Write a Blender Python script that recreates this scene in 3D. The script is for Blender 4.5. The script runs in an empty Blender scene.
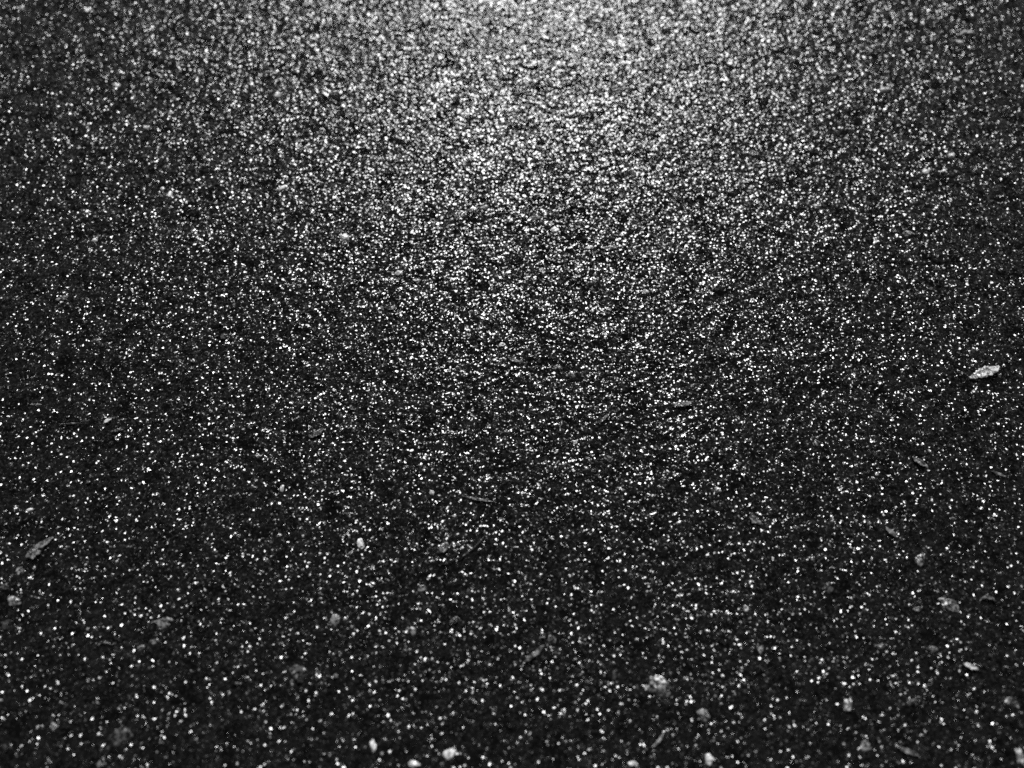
import bpy, math, random
import numpy as np
from mathutils import Vector, Euler, noise

# ------------------------------------------------------------------ scene, camera, light, exposure
scene = bpy.context.scene
C = scene.collection

CAM_H, PITCH = 0.46, math.radians(59.0)
FPX, CX, CY = 1000.0, 512.0, 384.0
cam_d = bpy.data.cameras.new("camera")
cam = bpy.data.objects.new("camera", cam_d)
C.objects.link(cam)
cam.location = (0, 0, CAM_H)
cam.rotation_euler = (math.pi / 2 - PITCH, 0, 0)
cam_d.sensor_width = 36.0
cam_d.lens = 36.0 * FPX / 1024.0
cam_d.clip_start, cam_d.clip_end = 0.01, 500.0
cam_d.dof.use_dof = True
cam_d.dof.focus_distance = 0.54
cam_d.dof.aperture_fstop = 4.7
cam_d.dof.aperture_blades = 0
scene.camera = cam

SUN_EL, SUN_AZ = math.radians(35.0), math.radians(2.0)   # ahead of the camera, slightly to the right
world = bpy.data.worlds.new("World")
scene.world = world
world.use_nodes = True
wn, wl = world.node_tree.nodes, world.node_tree.links
bg = wn["Background"]
sky = wn.new("ShaderNodeTexSky")
sky.sky_type = 'NISHITA'
sky.sun_disc = False
sky.sun_elevation = SUN_EL
sky.sun_rotation = SUN_AZ
bw = wn.new("ShaderNodeRGBToBW")          # the photograph is black and white: a neutral sky
wl.new(sky.outputs["Color"], bw.inputs["Color"])
wl.new(bw.outputs["Val"], bg.inputs["Color"])
bg.inputs["Strength"].default_value = 0.05

sun_d = bpy.data.lights.new("sun", 'SUN')
sun_d.energy = 5.0
sun_d.angle = math.radians(0.5)
sun_d.color = (1.0, 1.0, 1.0)
sun = bpy.data.objects.new("sun", sun_d)
C.objects.link(sun)
sd = Vector((math.sin(SUN_AZ) * math.cos(SUN_EL), math.cos(SUN_AZ) * math.cos(SUN_EL), math.sin(SUN_EL)))
sun.rotation_euler = sd.to_track_quat('Z', 'Y').to_euler()

vs = scene.view_settings
scene.display_settings.display_device = 'sRGB'
vs.view_transform, vs.look = 'Standard', 'None'
vs.exposure, vs.gamma = 0.15, 1.0
vs.use_curve_mapping = False
scene.cycles.use_denoising = False
scene.cycles.sample_clamp_direct = 2.9
scene.cycles.max_bounces = 3
scene.cycles.diffuse_bounces = 1
scene.cycles.glossy_bounces = 1

random.seed(11)
RNG = np.random.default_rng(7)


# ------------------------------------------------------------------ materials
def node(nt, kind, **kw):
    n = nt.nodes.new(kind)
    for k, v in kw.items(): setattr(n, k, v)
    return n


def math_node(nt, op, a, b=None):
    n = node(nt, "ShaderNodeMath", operation=op)
    for i, v in ((0, a), (1, b)):
        if v is None: continue
        if hasattr(v, "is_linked") or hasattr(v, "links"): nt.links.new(v, n.inputs[i])
        else: n.inputs[i].default_value = v
    return n.outputs[0]


def voro(nt, tc, scale):
    v = node(nt, "ShaderNodeTexVoronoi"); v.inputs["Scale"].default_value = scale
    nt.links.new(tc, v.inputs["Vector"])
    sp = node(nt, "ShaderNodeSeparateColor"); nt.links.new(v.outputs["Color"], sp.inputs[0])
    return v.outputs["Color"], sp.outputs


def facet_normal(nt, tc, scale, flat, steep):
    """every cell of a fine voronoi is a broken mineral face tilted its own way, a few of them steeply"""
    l = nt.links
    col, ch = voro(nt, tc, scale)
    col2, ch2 = voro(nt, tc, scale * 1.0)
    a = node(nt, "ShaderNodeVectorMath", operation='SUBTRACT')
    l.new(col, a.inputs[0]); a.inputs[1].default_value = (.5, .5, .5)
    wn_ = node(nt, "ShaderNodeTexWhiteNoise", noise_dimensions='3D'); l.new(col, wn_.inputs["Vector"])
    k = math_node(nt, 'MULTIPLY', math_node(nt, 'POWER', wn_.outputs["Value"], 2.9), steep)
    k = math_node(nt, 'ADD', k, flat)
    sc = node(nt, "ShaderNodeVectorMath", operation='SCALE')
    l.new(a.outputs[0], sc.inputs[0]); l.new(k, sc.inputs["Scale"])
    geo = node(nt, "ShaderNodeNewGeometry")
    ad = node(nt, "ShaderNodeVectorMath", operation='ADD')
    l.new(sc.outputs[0], ad.inputs[0]); l.new(geo.outputs["Normal"], ad.inputs[1])
    nm = node(nt, "ShaderNodeVectorMath", operation='NORMALIZE'); l.new(ad.outputs[0], nm.inputs[0])
    return nm.outputs[0]


def mineral(name, base_fn, cell, flat, steep, rough, reflect, bare_fn):
    """matt body + mirror-like reflection of single mineral faces"""
    m = bpy.data.materials.new(name); m.use_nodes = True
    nt = m.node_tree; l = nt.links; p = nt.nodes["Principled BSDF"]; out = nt.nodes["Material Output"]
    tc = node(nt, "ShaderNodeTexCoord").outputs["Object"]
    wob = node(nt, "ShaderNodeTexNoise"); wob.inputs["Scale"].default_value = 1100.0
    wob.inputs["Detail"].default_value = 1.0; l.new(tc, wob.inputs["Vector"])
    wa = node(nt, "ShaderNodeVectorMath", operation='SUBTRACT'); l.new(wob.outputs["Color"], wa.inputs[0])
    wa.inputs[1].default_value = (.5, .5, .5)
    wb = node(nt, "ShaderNodeVectorMath", operation='MULTIPLY_ADD'); l.new(wa.outputs[0], wb.inputs[0])
    wb.inputs[1].default_value = (.0016, .0016, .0016); l.new(tc, wb.inputs[2])
    tc = wb.outputs[0]                              # ragged grain outlines
    l.new(base_fn(nt, tc), p.inputs["Base Color"])
    p.inputs["Specular IOR Level"].default_value = 0.0
    p.inputs["Roughness"].default_value = 1.0
    nor = facet_normal(nt, tc, cell, flat, steep)
    g = node(nt, "ShaderNodeBsdfAnisotropic", distribution='BECKMANN')
    g.inputs["Color"].default_value = (.9, .9, .9, 1)
    l.new(nor, g.inputs["Normal"])
    col, ch = voro(nt, tc, cell * .83)
    mr = node(nt, "ShaderNodeMapRange")
    mr.inputs["To Min"].default_value, mr.inputs["To Max"].default_value = rough
    l.new(ch[1], mr.inputs["Value"]); l.new(mr.outputs[0], g.inputs["Roughness"])
    fr = node(nt, "ShaderNodeFresnel"); fr.inputs["IOR"].default_value = 1.9; l.new(nor, fr.inputs["Normal"])
    mask = math_node(nt, 'GREATER_THAN', ch[0], bare_fn(nt, tc))
    power = math_node(nt, 'ADD', math_node(nt, 'MULTIPLY', math_node(nt, 'POWER', ch[2], 1.5), reflect * .7), reflect * .3)
    fac = math_node(nt, 'MULTIPLY', math_node(nt, 'MULTIPLY', mask, power), fr.outputs[0])
    mx = node(nt, "ShaderNodeMixShader")
    l.new(fac, mx.inputs[0]); l.new(p.outputs[0], mx.inputs[1]); l.new(g.outputs[0], mx.inputs[2])
    l.new(mx.outputs[0], out.inputs["Surface"])
    return m


def mat_asphalt():
    def base(nt, tc):                                # black binder with some bare grey grains
        col, ch = voro(nt, tc, 260.0)
        cr = node(nt, "ShaderNodeValToRGB"); e = cr.color_ramp.elements
        e[0].position, e[0].color = 0.0, (.0034, .0034, .0034, 1)
        e[1].position, e[1].color = 1.0, (.006, .006, .006, 1)
        k = e.new(0.85); k.color = (.0036, .0036, .0036, 1)
        nt.links.new(ch[0], cr.inputs[0])
        return cr.outputs[0]

    def bare(nt, tc):                                # clean faces come in clusters, with coated patches between
        pn = node(nt, "ShaderNodeTexNoise"); pn.inputs["Scale"].default_value = 85.0
        pn.inputs["Detail"].default_value = 4.0; pn.inputs["Roughness"].default_value = .65
        nt.links.new(tc, pn.inputs["Vector"])
        pm = node(nt, "ShaderNodeMapRange")
        pm.inputs["From Min"].default_value, pm.inputs["From Max"].default_value = 0.34, 0.64
        pm.inputs["To Min"].default_value, pm.inputs["To Max"].default_value = BARE
        nt.links.new(pn.outputs["Fac"], pm.inputs["Value"])
        return pm.outputs[0]
    return mineral("asphalt", base, 1180.0, FLAT, STEEP, ROUGH, REFLECT, bare)


BARE, FLAT, STEEP, ROUGH, REFLECT = (0.72, -0.25), 0.19, 4.8, (0.22, 0.33), 1.0


def mat_stone(name, base, rough, tilt, scale=900.0, low=.15, spec=.5, bare=.7):
    """a broken stone: pale mineral patches with dark binder left between them"""
    def bf(nt, tc):
        t = node(nt, "ShaderNodeTexNoise"); t.inputs["Scale"].default_value = 480.0
        t.inputs["Detail"].default_value = 5.0; t.inputs["Roughness"].default_value = .7
        info = node(nt, "ShaderNodeObjectInfo")
        ad = node(nt, "ShaderNodeVectorMath", operation='ADD')
        nt.links.new(tc, ad.inputs[0]); nt.links.new(info.outputs["Location"], ad.inputs[1])
        nt.links.new(ad.outputs[0], t.inputs["Vector"])
        cr = node(nt, "ShaderNodeValToRGB"); e = cr.color_ramp.elements
        e[0].position, e[0].color = 0.46, (base * low,) * 3 + (1,)
        e[1].position, e[1].color = 0.57, (base,) * 3 + (1,)
        nt.links.new(t.outputs["Fac"], cr.inputs[0])
        return cr.outputs[0]
    return mineral(name, bf, scale, tilt, 1.2, (rough, rough + .1), spec, lambda nt, tc: bare)


M_ASPHALT = mat_asphalt()
M = {
    'grey': mat_stone("grey_stone", .24, .34, .6, 600.0, low=.07, spec=.8, bare=.35),
    'dull': mat_stone("dull_stone", .07, .36, .6, 600.0, low=.08, bare=.4),
    'glint': mat_stone("glinting_stone", .20, .32, .4, 520.0, low=.05, spec=1.0, bare=.15),
    'pale': mat_stone("pale_stone", .60, .34, .5, 620.0, low=.15, spec=1.0, bare=.35),
    'white': mat_stone("white_stone", .82, .34, .4, 620.0, low=.35, spec=1.0, bare=.2),
    'dark': mat_stone("dark_stem", .010, .9, .1, spec=.05),
    'leaf': mat_stone("dry_leaf", .20, .34, .45, 650.0, low=.12, spec=.9, bare=.3),
}


# ------------------------------------------------------------------ the road surface
def rnd(ix, iy, seed):
    """hash of integer cells to [0,1)"""
    h = (ix.astype(np.int64) * 374761393 + iy.astype(np.int64) * 668265263 + seed * 974634777) & 0xFFFFFFFF
    h = ((h ^ (h >> 13)) * 1274126177) & 0xFFFFFFFF
    h = h ^ (h >> 16)
    h = (h * 2246822519) & 0xFFFFFFFF
    return ((h ^ (h >> 15)) & 0xFFFFFF).astype(np.float32) / 16777216.0


def cells(X, Y, size, seed, tilt, hvar, dome):
    """stones packed side by side, each with its own height and its own tilted flat top"""
    x, y = X / size, Y / size
    gx, gy = np.floor(x).astype(np.int64), np.floor(y).astype(np.int64)
    best = np.full(X.shape, 9.0, np.float32); second = best.copy()
    bx = np.zeros(X.shape, np.float32); by = bx.copy()
    bi = np.zeros(X.shape, np.int64); bj = bi.copy()
    for i in (-1, 0, 1):
        for j in (-1, 0, 1):
            cx, cy = gx + i, gy + j
            px = cx + .1 + .8 * rnd(cx, cy, seed); py = cy + .1 + .8 * rnd(cx, cy, seed + 1)
            dx, dy = (x - px).astype(np.float32), (y - py).astype(np.float32)
            d = np.sqrt(dx * dx + dy * dy)
            w = d < best
            second = np.where(w, best, np.minimum(second, d))
            bx = np.where(w, dx, bx); by = np.where(w, dy, by)
            bi = np.where(w, cx, bi); bj = np.where(w, cy, bj)
            best = np.where(w, d, best)
    edge = np.clip((second - best) / .45, 0, 1)
    top = 1 - (1 - edge) ** 2.2
    tx, ty = rnd(bi, bj, seed + 2) - .5, rnd(bi, bj, seed + 3) - .5
    h = hvar * (rnd(bi, bj, seed + 4) - .5)
    return size * (dome * top + (tilt * (tx * bx + ty * by) + h) * (.35 + .65 * top))


def smooth_noise(X, Y, size, seed):
    x, y = X / size, Y / size
    gx, gy = np.floor(x).astype(np.int64), np.floor(y).astype(np.int64)
    fx, fy = x - gx, y - gy
    fx, fy = fx * fx * (3 - 2 * fx), fy * fy * (3 - 2 * fy)
    a, b = rnd(gx, gy, seed), rnd(gx + 1, gy, seed)
    c, d = rnd(gx, gy + 1, seed), rnd(gx + 1, gy + 1, seed)
    return (a + (b - a) * fx) * (1 - fy) + (c + (d - c) * fx) * fy - .5


def axis(lo, hi, step, grow, reach):
    core = np.arange(lo, hi, step)
    def out():
        r, s, d = [], step, 0.0
        while d < reach:
            s *= grow; d += s; r.append(d)
        return np.array(r)
    o = out()
    sp = np.concatenate([np.diff(np.concatenate([[0], o]))[::-1], np.full(len(core), step),
                         np.diff(np.concatenate([[0], o]))])
    return np.concatenate([(lo - o)[::-1], core, core[-1] + o]), sp


def height(X, Y, SP):
    def f(size):                                    # a layer fades where the sheet is too coarse to carry it
        return np.clip((size / SP - 1.2) / 1.5, 0, 1)
    wx = X + .0012 * smooth_noise(X, Y, .004, 91)
    wy = Y + .0012 * smooth_noise(X, Y, .004, 92)
    z = .0014 * smooth_noise(X, Y, .16, 5) * f(.16) + .0003 * smooth_noise(X, Y, .045, 6) * f(.045)
    big = np.clip(smooth_noise(X, Y, .03, 8) * 2 + .55, 0, 1)
    z = z + cells(wx, wy, .0085, 20, .11, .05, .03) * big * f(.0085)
    z = z + cells(wx, wy, .0036, 40, .18, .06, .03) * f(.0036)
    z = z + cells(X, Y, .0017, 60, .32, .08, .03) * f(.0017)
    return z


STEP = 0.00055
xs, sx = axis(-0.46, 0.46, STEP, 1.05, 120.0)
ys, sy = axis(-0.04, 0.70, STEP, 1.05, 120.0)
nx, ny = len(xs), len(ys)
Z = np.zeros((ny, nx), np.float32)
for r0 in range(0, ny, 200):                        # in strips, to keep the arrays small
    r1 = min(ny, r0 + 200)
    X, Y = np.meshgrid(xs, ys[r0:r1])
    SP = np.maximum(sx[None, :], sy[r0:r1, None])
    Z[r0:r1] = height(X, Y, SP)
print("ground grid", nx, ny)
XX, YY = np.meshgrid(xs, ys)
co = np.stack([XX, YY, Z], -1).astype(np.float32).reshape(-1)
idx = np.arange(nx * ny, dtype=np.int32).reshape(ny, nx)
quads = np.stack([idx[:-1, :-1], idx[:-1, 1:], idx[1:, 1:], idx[1:, :-1]], -1).reshape(-1)
nq = (nx - 1) * (ny - 1)
me = bpy.data.meshes.new("asphalt_road")
me.vertices.add(nx * ny); me.vertices.foreach_set("co", co)
me.loops.add(nq * 4); me.loops.foreach_set("vertex_index", quads)
me.polygons.add(nq)
me.polygons.foreach_set("loop_start", np.arange(0, nq * 4, 4, dtype=np.int32))
me.update(calc_edges=True)
me.polygons.foreach_set("use_smooth", np.ones(nq, bool))
me.materials.append(M_ASPHALT)
road = bpy.data.objects.new("road", me)
C.objects.link(road)
road["kind"] = "structure"
road["label"] = "dark rough asphalt road surface glittering towards the low light"


def ground_z(x, y):
    i = int(np.clip(np.searchsorted(xs, x), 3, nx - 4)); j = int(np.clip(np.searchsorted(ys, y), 3, ny - 4))
    return float(Z[j - 3:j + 4, i - 3:i + 4].mean())


def at(px, py):
    """the point of the road seen at this place of the photograph, and metres per pixel there"""
    u, v = (px - CX) / FPX, (CY - py) / FPX
    d = Vector((u, math.cos(PITCH) + v * math.sin(PITCH), -math.sin(PITCH) + v * math.cos(PITCH)))
    t = CAM_H / -d.z
    return d.x * t, d.y * t, t / FPX


# ------------------------------------------------------------------ loose sand: nobody could count it
def sand():
    n = 9000
    ico_v = np.array([(0, 0, 1), (.9, 0, .2), (.25, .85, .15), (-.75, .5, .25), (-.7, -.55, .1), (.3, -.85, .25), (0, 0, -.8)])
    ico_f = [(0, 1, 2), (0, 2, 3), (0, 3, 4), (0, 4, 5), (0, 5, 1), (6, 2, 1), (6, 3, 2), (6, 4, 3), (6, 5, 4), (6, 1, 5)]
    V, F = [], []
    for k in range(n):
        x, y = RNG.uniform(-.46, .46), RNG.uniform(-.04, .70)
        r = min(.0013, .00028 * math.exp(RNG.normal(0.3, .5)))
        q = Euler(tuple(RNG.uniform(0, 6.28, 3))).to_matrix()
        s = RNG.uniform(.6, 1.3, 3)
        z = ground_z(x, y) + r * .45
        b = len(V)
        for a in ico_v:
            w = q @ Vector(a * s * r)
            V.append((x + w.x, y + w.y, z + w.z))
        F += [(a + b, c + b, d + b) for a, c, d in ico_f]
    m = bpy.data.meshes.new("loose_sand"); m.from_pydata(V, [], F); m.update()
    m.materials.append(mat_stone("sand_grain", .20, .34, .3, 500.0, spec=1.0, bare=.2))
    o = bpy.data.objects.new("loose_sand", m); C.objects.link(o)
    o["kind"] = "stuff"; o["category"] = "sand"
    o["label"] = "fine pale sand grains scattered loose over the dark asphalt"


sand()


# ------------------------------------------------------------------ stones, chips, leaf scraps, fibres
def finish(name, V, F, mat, loc, rot, label, cat, group, smooth=True):
    m = bpy.data.meshes.new(name); m.from_pydata(V, [], F); m.update()
    if smooth:
        m.polygons.foreach_set("use_smooth", np.ones(len(F), bool))
    m.materials.append(M[mat])
    o = bpy.data.objects.new(name, m); C.objects.link(o)
    o.location, o.rotation_euler = loc, rot
    o["label"], o["category"] = label, cat
    if group: o["group"] = group
    return o


def lump(name, px, py, w, d, ang, mat, label, cat, group, thick=.5, rough=.42, sharp=0.0):
    """an irregular stone: w x d pixels on the road, turned by ang degrees, half bedded in the surface"""
    x, y, mpp = at(px, py)
    a, b = w * mpp / 2, d * mpp / 2 * 1.35
    c = min(a, b) * thick
    seed = Vector((px * .37, py * .53, 1.7))
    V, F, NU, NV = [], [], 40, 22
    planes = [Vector((random.gauss(0, 1), random.gauss(0, 1), abs(random.gauss(0, .8)))).normalized() for _ in range(7)]
    for j in range(1, NV):
        th = math.pi * j / NV
        for i in range(NU):
            ph = 2 * math.pi * i / NU
            p = Vector((math.sin(th) * math.cos(ph), math.sin(th) * math.sin(ph), math.cos(th)))
            r = 1 + rough * noise.noise(p * 1.3 + seed) * 1.6 + rough * .6 * noise.noise(p * 3.7 + seed)
            r += .10 * noise.noise(p * 8.5 + seed) + .05 * noise.noise(p * 17 + seed)
            for q in planes:                       # broken faces
                k = p.dot(q) * r
                if k > .74: r *= 1 + (.74 / k - 1) * .85
            V.append((p.x * r * a, p.y * r * b, p.z * r * c))
    top, bot = len(V), len(V) + 1
    V += [(0, 0, c * .8), (0, 0, -c * .8)]
    for j in range(NV - 2):
        for i in range(NU):
            i2 = (i + 1) % NU
            F.append((j * NU + i, (j + 1) * NU + i, (j + 1) * NU + i2, j * NU + i2))
    for i in range(NU):
        F.append((top, i, (i + 1) % NU))
        F.append((bot, (NV - 2) * NU + (i + 1) % NU, (NV - 2) * NU + i))
    return finish(name, V, F, mat, (x, y, ground_z(x, y) - c * (.45 if w > 11 else .15)), (random.uniform(-.12, .12), random.uniform(-.12, .12), math.radians(ang)),
                  label, cat, group, smooth=True)


def strip(name, px, py, length, width, ang, mat, label, cat, group, bend=.15, lift=.0004, thick=.00035):
    """a thin curled scrap or splinter with real thickness, tapering at both ends"""
    x, y, mpp = at(px, py)
    # ang is the slope in the photograph; on the road the depth direction is stretched
    dep = math.sin(math.atan2(CAM_H, y))
    dx, dy = math.cos(math.radians(ang)), math.sin(math.radians(ang)) / dep
    L = length * mpp * math.hypot(dx, dy); W = width * mpp
    N, K = 36, 4
    V, F = [], []
    for i in range(N + 1):
        t = i / N
        s = (t - .5) * L
        w = W / 2 * (math.sin(math.pi * min(max(t, .04), .96)) ** .6) * (1 + .35 * noise.noise(Vector((t * 6, px, py))) + .5 * noise.noise(Vector((t * 17, py, px))))
        off = bend * L * (4 * (t - .5) ** 2 - .4) + W * .25 * noise.noise(Vector((t * 4, py, 3.1)))
        zz = lift * (.4 + noise.noise(Vector((t * 3, px, 9.2)))) + .12 * W * math.sin(3 * t)
        for k in range(K + 1):
            q = k / K * 2 - 1
            cup = (q * q) * w * .28
            V.append((s, off + q * w, zz + cup + thick * .5 * (1 - q * q)))
        for k in range(K, -1, -1):
            q = k / K * 2 - 1
            cup = (q * q) * w * .28
            V.append((s, off + q * w, zz + cup - thick * (.15 + .5 * (1 - q * q))))
    R = 2 * (K + 1)
    for i in range(N):
        for k in range(R):
            k2 = (k + 1) % R
            F.append((i * R + k, (i + 1) * R + k, (i + 1) * R + k2, i * R + k2))
    F.append(tuple(range(R))); F.append(tuple(N * R + k for k in range(R - 1, -1, -1)))
    return finish(name, V, F, mat, (x, y, ground_z(x, y) + .0004), (0, 0, math.atan2(dy, dx)), label, cat, group)


GS, GC, GL, GF = "stones bedded in the asphalt", "bright mineral chips on the asphalt", "dry leaf scraps on the asphalt", "splinters and fibres on the asphalt"

# stones: px, py, width, depth, angle, material, label
STONES = [
    (655, 685, 34, 20, -4, 'glint', "largest oval stone near the bottom, speckled with glints, right of centre"),
    (704, 716, 16, 14, 30, 'grey', "soft grey angular stone just below and right of the large oval speckled stone"),
    (950, 606, 26, 17, -28, 'grey', "big pale grey stone by the right edge with glinting upper left corner"),
    (163, 622, 28, 14, 8, 'glint', "rough glinting stone in the lower left with a ragged lower edge"),
    (14, 601, 15, 12, 0, 'grey', "round light grey stone against the left edge"),
    (5, 626, 12, 13, 70, 'dull', "dim grey stone cut by the left edge, below the round light one"),
    (122, 736, 30, 18, 40, 'dull', "broad dull stone at the lower left, darkest and widest there"),
    (62, 706, 15, 9, 10, 'dull', "blurred dull grey stone left of the broad dull one"),
    (54, 727, 8, 6, 0, 'pale', "small bright pebble below the blurred dull grey stone at lower left"),
    (102, 765, 15, 7, 0, 'grey', "grey pebble cut by the bottom edge at the lower left"),
    (7, 747, 11, 7, 0, 'dull', "dim pebble in the bottom left corner"),
    (361, 545, 8, 9, 20, 'white', "bright round pebble left of the pale wedge in the lower middle"),
    (351, 555, 8, 6, 0, 'grey', "small grey pebble touching the bright round pebble's lower left"),
    (336, 620, 17, 10, 30, 'glint', "glinting clustered stone below the bright round pebble, left of centre"),
    (299, 672, 26, 18, 0, 'dull', "dull ring edged stone in the lower left middle"),
    (449, 754, 18, 9, 14, 'white', "brightest lumpy pebble near the bottom edge, left of centre"),
    (413, 764, 16, 7, 0, 'white', "bright pebble cut by the bottom edge beside the brightest lumpy one"),
    (373, 745, 7, 12, 20, 'white', "upright narrow bright pebble near the bottom, left of the brightest lumpy one"),
    (421, 589, 12, 8, 0, 'glint', "small glinting stone below the pale wedge in the lower middle"),
    (454, 621, 10, 8, 0, 'grey', "small grey stone in the lower middle, below the small glinting stone"),
    (412, 632, 10, 10, 0, 'grey', "tiny grey stone between the clustered stone and the lower middle"),
    (552, 641, 11, 9, 0, 'grey', "smooth grey pebble at the upper end of a long faint splinter"),
    (615, 677, 7, 7, 0, 'dull', "tiny dim pebble left of the large oval speckled stone"),
    (709, 759, 9, 10, 0, 'white', "bright pebble near the bottom edge, below the soft grey angular stone"),
    (633, 764, 14, 6, 0, 'white', "flat bright pebble cut by the bottom edge, right of centre"),
    (759, 648, 8, 12, 10, 'grey', "narrow pale grey pebble standing upright right of centre"),
    (746, 609, 6, 6, 0, 'pale', "tiny bright pebble above the narrow upright one"),
    (829, 588, 15, 13, 0, 'dull', "faint round stone, hardly lighter than the asphalt, at lower right"),
    (880, 646, 13, 7, 15, 'grey', "flat grey stone left of the glinting one at lower right"),
    (933, 649, 13, 8, -15, 'glint', "small glinting stone below the big pale grey stone at right"),
    (918, 609, 12, 6, 0, 'grey', "flat grey chip left of the big pale grey stone"),
    (911, 703, 14, 11, 0, 'dull', "dim stone with two bright sides at the lower right"),
    (865, 747, 13, 10, 0, 'grey', "pale grey pebble near the bottom edge at lower right"),
    (848, 705, 9, 11, -30, 'pale', "bright slanted pebble at lower right, above the pale grey pebble"),
    (1010, 702, 18, 9, -10, 'grey', "grey stone close to the right edge, low in the picture"),
    (1020, 758, 10, 14, 0, 'pale', "bright pebble in the bottom right corner"),
    (920, 560, 14, 12, 20, 'glint', "glinting broken stone above the big pale grey stone"),
    (345, 238, 11, 9, 0, 'white', "brightest single pebble in the upper left quarter"),
    (502, 345, 7, 5, 0, 'white', "small brilliant pebble near the very centre"),
    (572, 376, 11, 6, 10, 'grey', "smooth grey chip just right of the centre"),
    (559, 369, 10, 5, 0, 'grey', "flat grey chip touching the smooth grey chip's left"),
    (432, 493, 6, 5, 30, 'white', "bright pebble left of a row of slanted chips, below the centre"),
    (608, 459, 8, 7, 30, 'grey', "small grey stone below and right of the centre"),
    (62, 299, 13, 6, 12, 'grey', "flat grey stone near the left edge, above the middle"),
    (35, 291, 8, 5, 0, 'dull', "dim small stone left of the flat grey stone"),
    (97, 342, 9, 5, -15, 'grey', "faint grey chip below and right of the flat grey stone at left"),
    (223, 336, 9, 7, 0, 'dull', "dull small stone alone in the left half above the middle"),
    (282, 488, 5, 7, -10, 'white', "bright upright oval pebble left of centre"),
    (30, 510, 11, 4, 8, 'pale', "pale flat chip near the left edge below the middle"),
    (931, 290, 10, 4, 0, 'grey', "flat grey chip in the upper right, above the white crumb"),
    (981, 411, 5, 4, 0, 'pale', "small bright pebble below the white crumbled fragment"),
    (717, 490, 8, 6, -20, 'pale', "bright chip right of centre below the middle"),
    (816, 443, 8, 7, 0, 'glint', "glinting pebble at right, below the middle"),
    (141, 648, 10, 5, 30, 'grey', "thin grey crumb below the rough glinting stone at lower left"),
    (155, 641, 12, 5, 20, 'glint', "flat glinting crumb along the rough glinting stone's lower edge"),
    (20, 570, 8, 7, 30, 'grey', "pale crumb between the leaf sliver and the round light grey stone"),
    (534, 219, 17, 6, 10, 'pale', "flat bright patch of stone above the two dark stems, left of their ends"),
    (555, 231, 9, 6, 40, 'white', "bright chip wedged between the two dark stems"),
    (590, 248, 10, 4, 0, 'white', "bright flat chip just below the shorter dark stem"),
    (485, 208, 12, 5, 20, 'pale', "pale slanted chip left of the long dark stem"),
    (170, 194, 7, 6, 0, 'white', "bright chip in the upper left, lower of a loose slanting pair"),
    (162, 189, 5, 5, 0, 'white', "tiny bright chip, upper of the loose slanting pair at upper left"),
    (147, 127, 7, 5, 0, 'white', "lone bright chip in the upper left, above the slanting pair"),
    (277, 95, 8, 7, 0, 'white', "round bright chip on the left flank of the glare, near the top"),
    (117, 85, 10, 5, -20, 'white', "bright slanted double chip near the top left corner"),
    (281, 188, 17, 5, 35, 'white', "long bright chip slanting up right on the left flank of the glare"),
    (275, 221, 12, 7, 0, 'grey', "soft grey stone below the long slanting bright chip at upper left"),
    (95, 240, 6, 5, 30, 'white', "small bright chip at far left, above the flat grey stone"),
    (884, 90, 11, 7, 0, 'pale', "pale lumpy stone in the upper right beside the glare"),
    (951, 156, 8, 6, -10, 'white', "bright chip in the upper right, close to the edge"),
    (959, 42, 8, 4, 0, 'white', "bright speck right under the arched scrap in the top corner"),
    (956, 80, 6, 5, 0, 'pale', "small pale chip below the arched scrap in the top right"),
    (907, 235, 10, 8, 0, 'grey', "soft grey speckled stone at upper right, below the bright chips"),
    (926, 171, 8, 5, -25, 'white', "bright slanted chip left of the chip near the upper right edge"),
    (816, 206, 9, 5, -10, 'pale', "pale flat chip on the right flank of the glare"),
    (87, 10, 7, 7, 0, 'white', "bright round chip touching the top of the picture at left"),
    (20, 8, 6, 5, 0, 'pale', "small pale chip in the top left corner"),
    (645, 292, 7, 5, 20, 'white', "bright chip right of the centre line, above the middle"),
    (399, 273, 9, 5, -20, 'white', "bright slanted chip above the pale fuzzy scrap"),
    (417, 281, 8, 5, 0, 'pale', "pale chip right of the bright slanted one above the fuzzy scrap"),
    (5, 588, 11, 6, 10, 'dull', "dim flat crumb at the left edge above the round light grey stone"),
]
for k, (px, py, w, d, a, mt, lab) in enumerate(STONES):
    small = mt in ('pale', 'white') and w <= 10
    lump("mineral_chip" if small else "stone", px, py, w, d, a, mt, lab, "pebble" if small else "stone",
         GC if small else GS, thick=.30 if w > 20 else .5)

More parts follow.
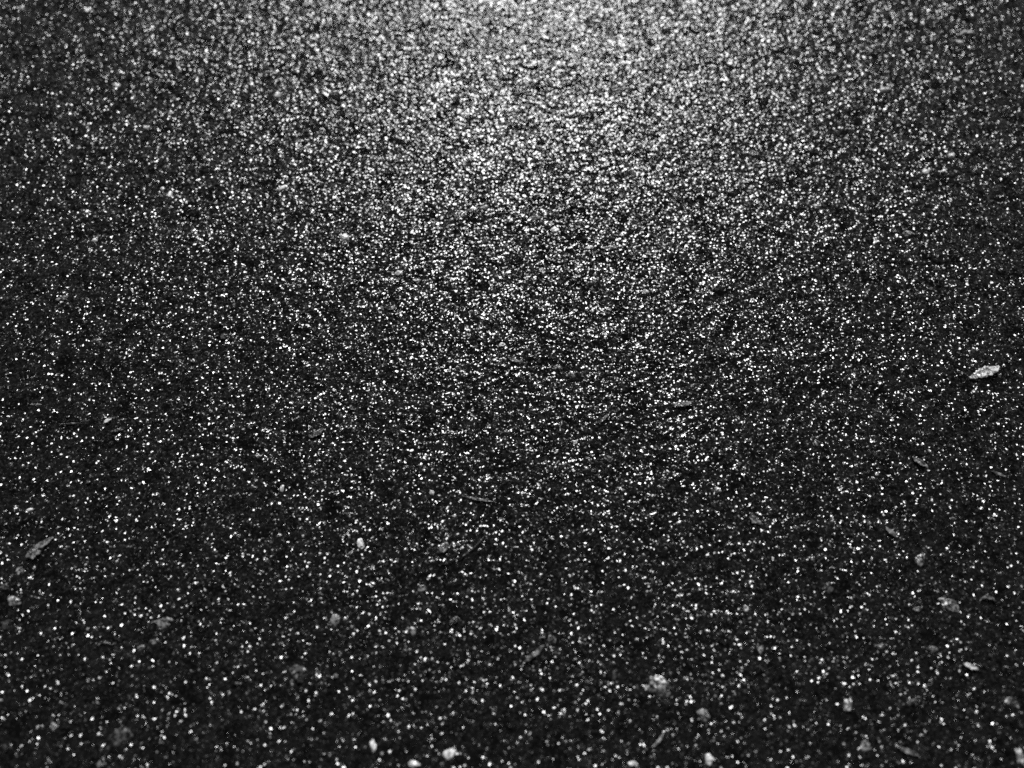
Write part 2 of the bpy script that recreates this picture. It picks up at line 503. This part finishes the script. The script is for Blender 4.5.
# scraps, splinters and fibres: px, py, length, width, slope in the picture, material, name, label
SCRAPS = [
    (41, 546, 27, 7, 34, 'leaf', 'leaf_scrap', "long dry leaf sliver slanting near the left edge", "leaf scrap", GL, .05),
    (34, 555, 15, 8, 28, 'leaf', 'leaf_scrap', "shorter dim leaf scrap lying under the long sliver", "leaf scrap", GL, .1),
    (984, 374, 35, 11, 19, 'pale', 'bark_scrap', "white crumbled ragged fragment near the right edge, level with the middle", "bark scrap", GL, .04),
    (443, 549, 14, 8, 50, 'leaf', 'leaf_scrap', "pale wedge of leaf in the lower middle", "leaf scrap", GL, .1),
    (754, 520, 15, 7, -50, 'leaf', 'leaf_scrap', "pale triangular leaf scrap right of centre below the middle", "leaf scrap", GL, .1),
    (534, 655, 26, 5, 38, 'leaf', 'splinter', "long faint splinter running down left from the smooth grey pebble", "splinter", GF, .04),
    (658, 741, 18, 3, 48, 'pale', 'splinter', "bright thin splinter below the large oval speckled stone", "splinter", GF, .08),
    (891, 533, 14, 5, -45, 'leaf', 'leaf_scrap', "dim grey leaf scrap slanting down right, above the glinting broken stone", "leaf scrap", GL, .1),
    (987, 599, 14, 4, -8, 'leaf', 'leaf_scrap', "arched pale leaf scrap right of the big pale grey stone", "leaf scrap", GL, -.25),
    (970, 667, 15, 5, -25, 'pale', 'splinter', "short thick white splinter at lower right", "splinter", GF, .04),
    (908, 752, 22, 5, -22, 'leaf', 'splinter', "grey splinter slanting near the bottom edge at lower right", "splinter", GF, .04),
    (682, 405, 22, 6, 6, 'leaf', 'leaf_scrap', "grey curled leaf scrap right of the centre", "leaf scrap", GL, .12),
    (602, 420, 22, 3, 34, 'leaf', 'leaf_scrap', "thin curved leaf edge below and right of centre", "leaf scrap", GL, .12),
    (514, 361, 14, 4, -18, 'leaf', 'leaf_scrap', "small curved husk at the centre of the road", "leaf scrap", GL, .15),
    (391, 309, 13, 4, 4, 'leaf', 'leaf_scrap', "pale fuzzy scrap above and left of the centre", "leaf scrap", GL, .1),
    (478, 500, 30, 3, -10, 'leaf', 'splinter', "row-like slanted pale splinter right of a bright pebble, below the centre", "splinter", GF, .02),
    (70, 424, 22, 1.6, 3, 'leaf', 'fibre', "straight thin pale fibre at left, level with the middle", "fibre", GF, .01),
    (36, 405, 12, 2.2, 0, 'leaf', 'fibre', "short dim fibre near the left edge above the straight pale one", "fibre", GF, .02),
    (108, 421, 10, 4, 38, 'pale', 'splinter', "bright stubby splinter right of the straight thin fibre", "splinter", GF, .02),
    (117, 431, 12, 3, 10, 'leaf', 'splinter', "dim stubby splinter just below the bright stubby one", "splinter", GF, .02),
    (317, 434, 16, 6, 35, 'leaf', 'leaf_scrap', "faint leaf scrap left of centre below the middle", "leaf scrap", GL, .1),
    (919, 463, 16, 6, -38, 'leaf', 'leaf_scrap', "pale wedge shaped leaf scrap at right below the white crumb", "leaf scrap", GL, .1),
    (998, 475, 14, 3, -22, 'leaf', 'splinter', "thin pale splinter at the right edge below the middle", "splinter", GF, .04),
    (579, 209, 60, 1.4, -4, 'dark', 'fibre', "long thin dark stem lying across the bright upper middle", "stem", GF, .01),
    (575, 241, 46, 2.2, 2, 'dark', 'fibre', "shorter dark stem below the long one in the upper middle", "stem", GF, .02),
    (464, 553, 60, 1.3, 33, 'dull', 'fibre', "curved hair thin fibre right of the pale wedge", "fibre", GF, .12),
    (966, 34, 16, 4, 2, 'pale', 'leaf_scrap', "bright arched scrap in the top right corner", "leaf scrap", GL, -.2),
    (610, 249, 18, 4, 5, 'leaf', 'leaf_scrap', "pale scrap beside the end of the shorter dark stem", "leaf scrap", GL, .1),
    (104, 644, 14, 2, 8, 'leaf', 'fibre', "short faint fibre left of the rough glinting stone", "fibre", GF, -.2),
]
for px, py, L, W, a, mt, nm, lab, cat, grp, bend in SCRAPS:
    strip(nm, px, py, L, W, a, mt, lab, cat, grp, bend=bend)
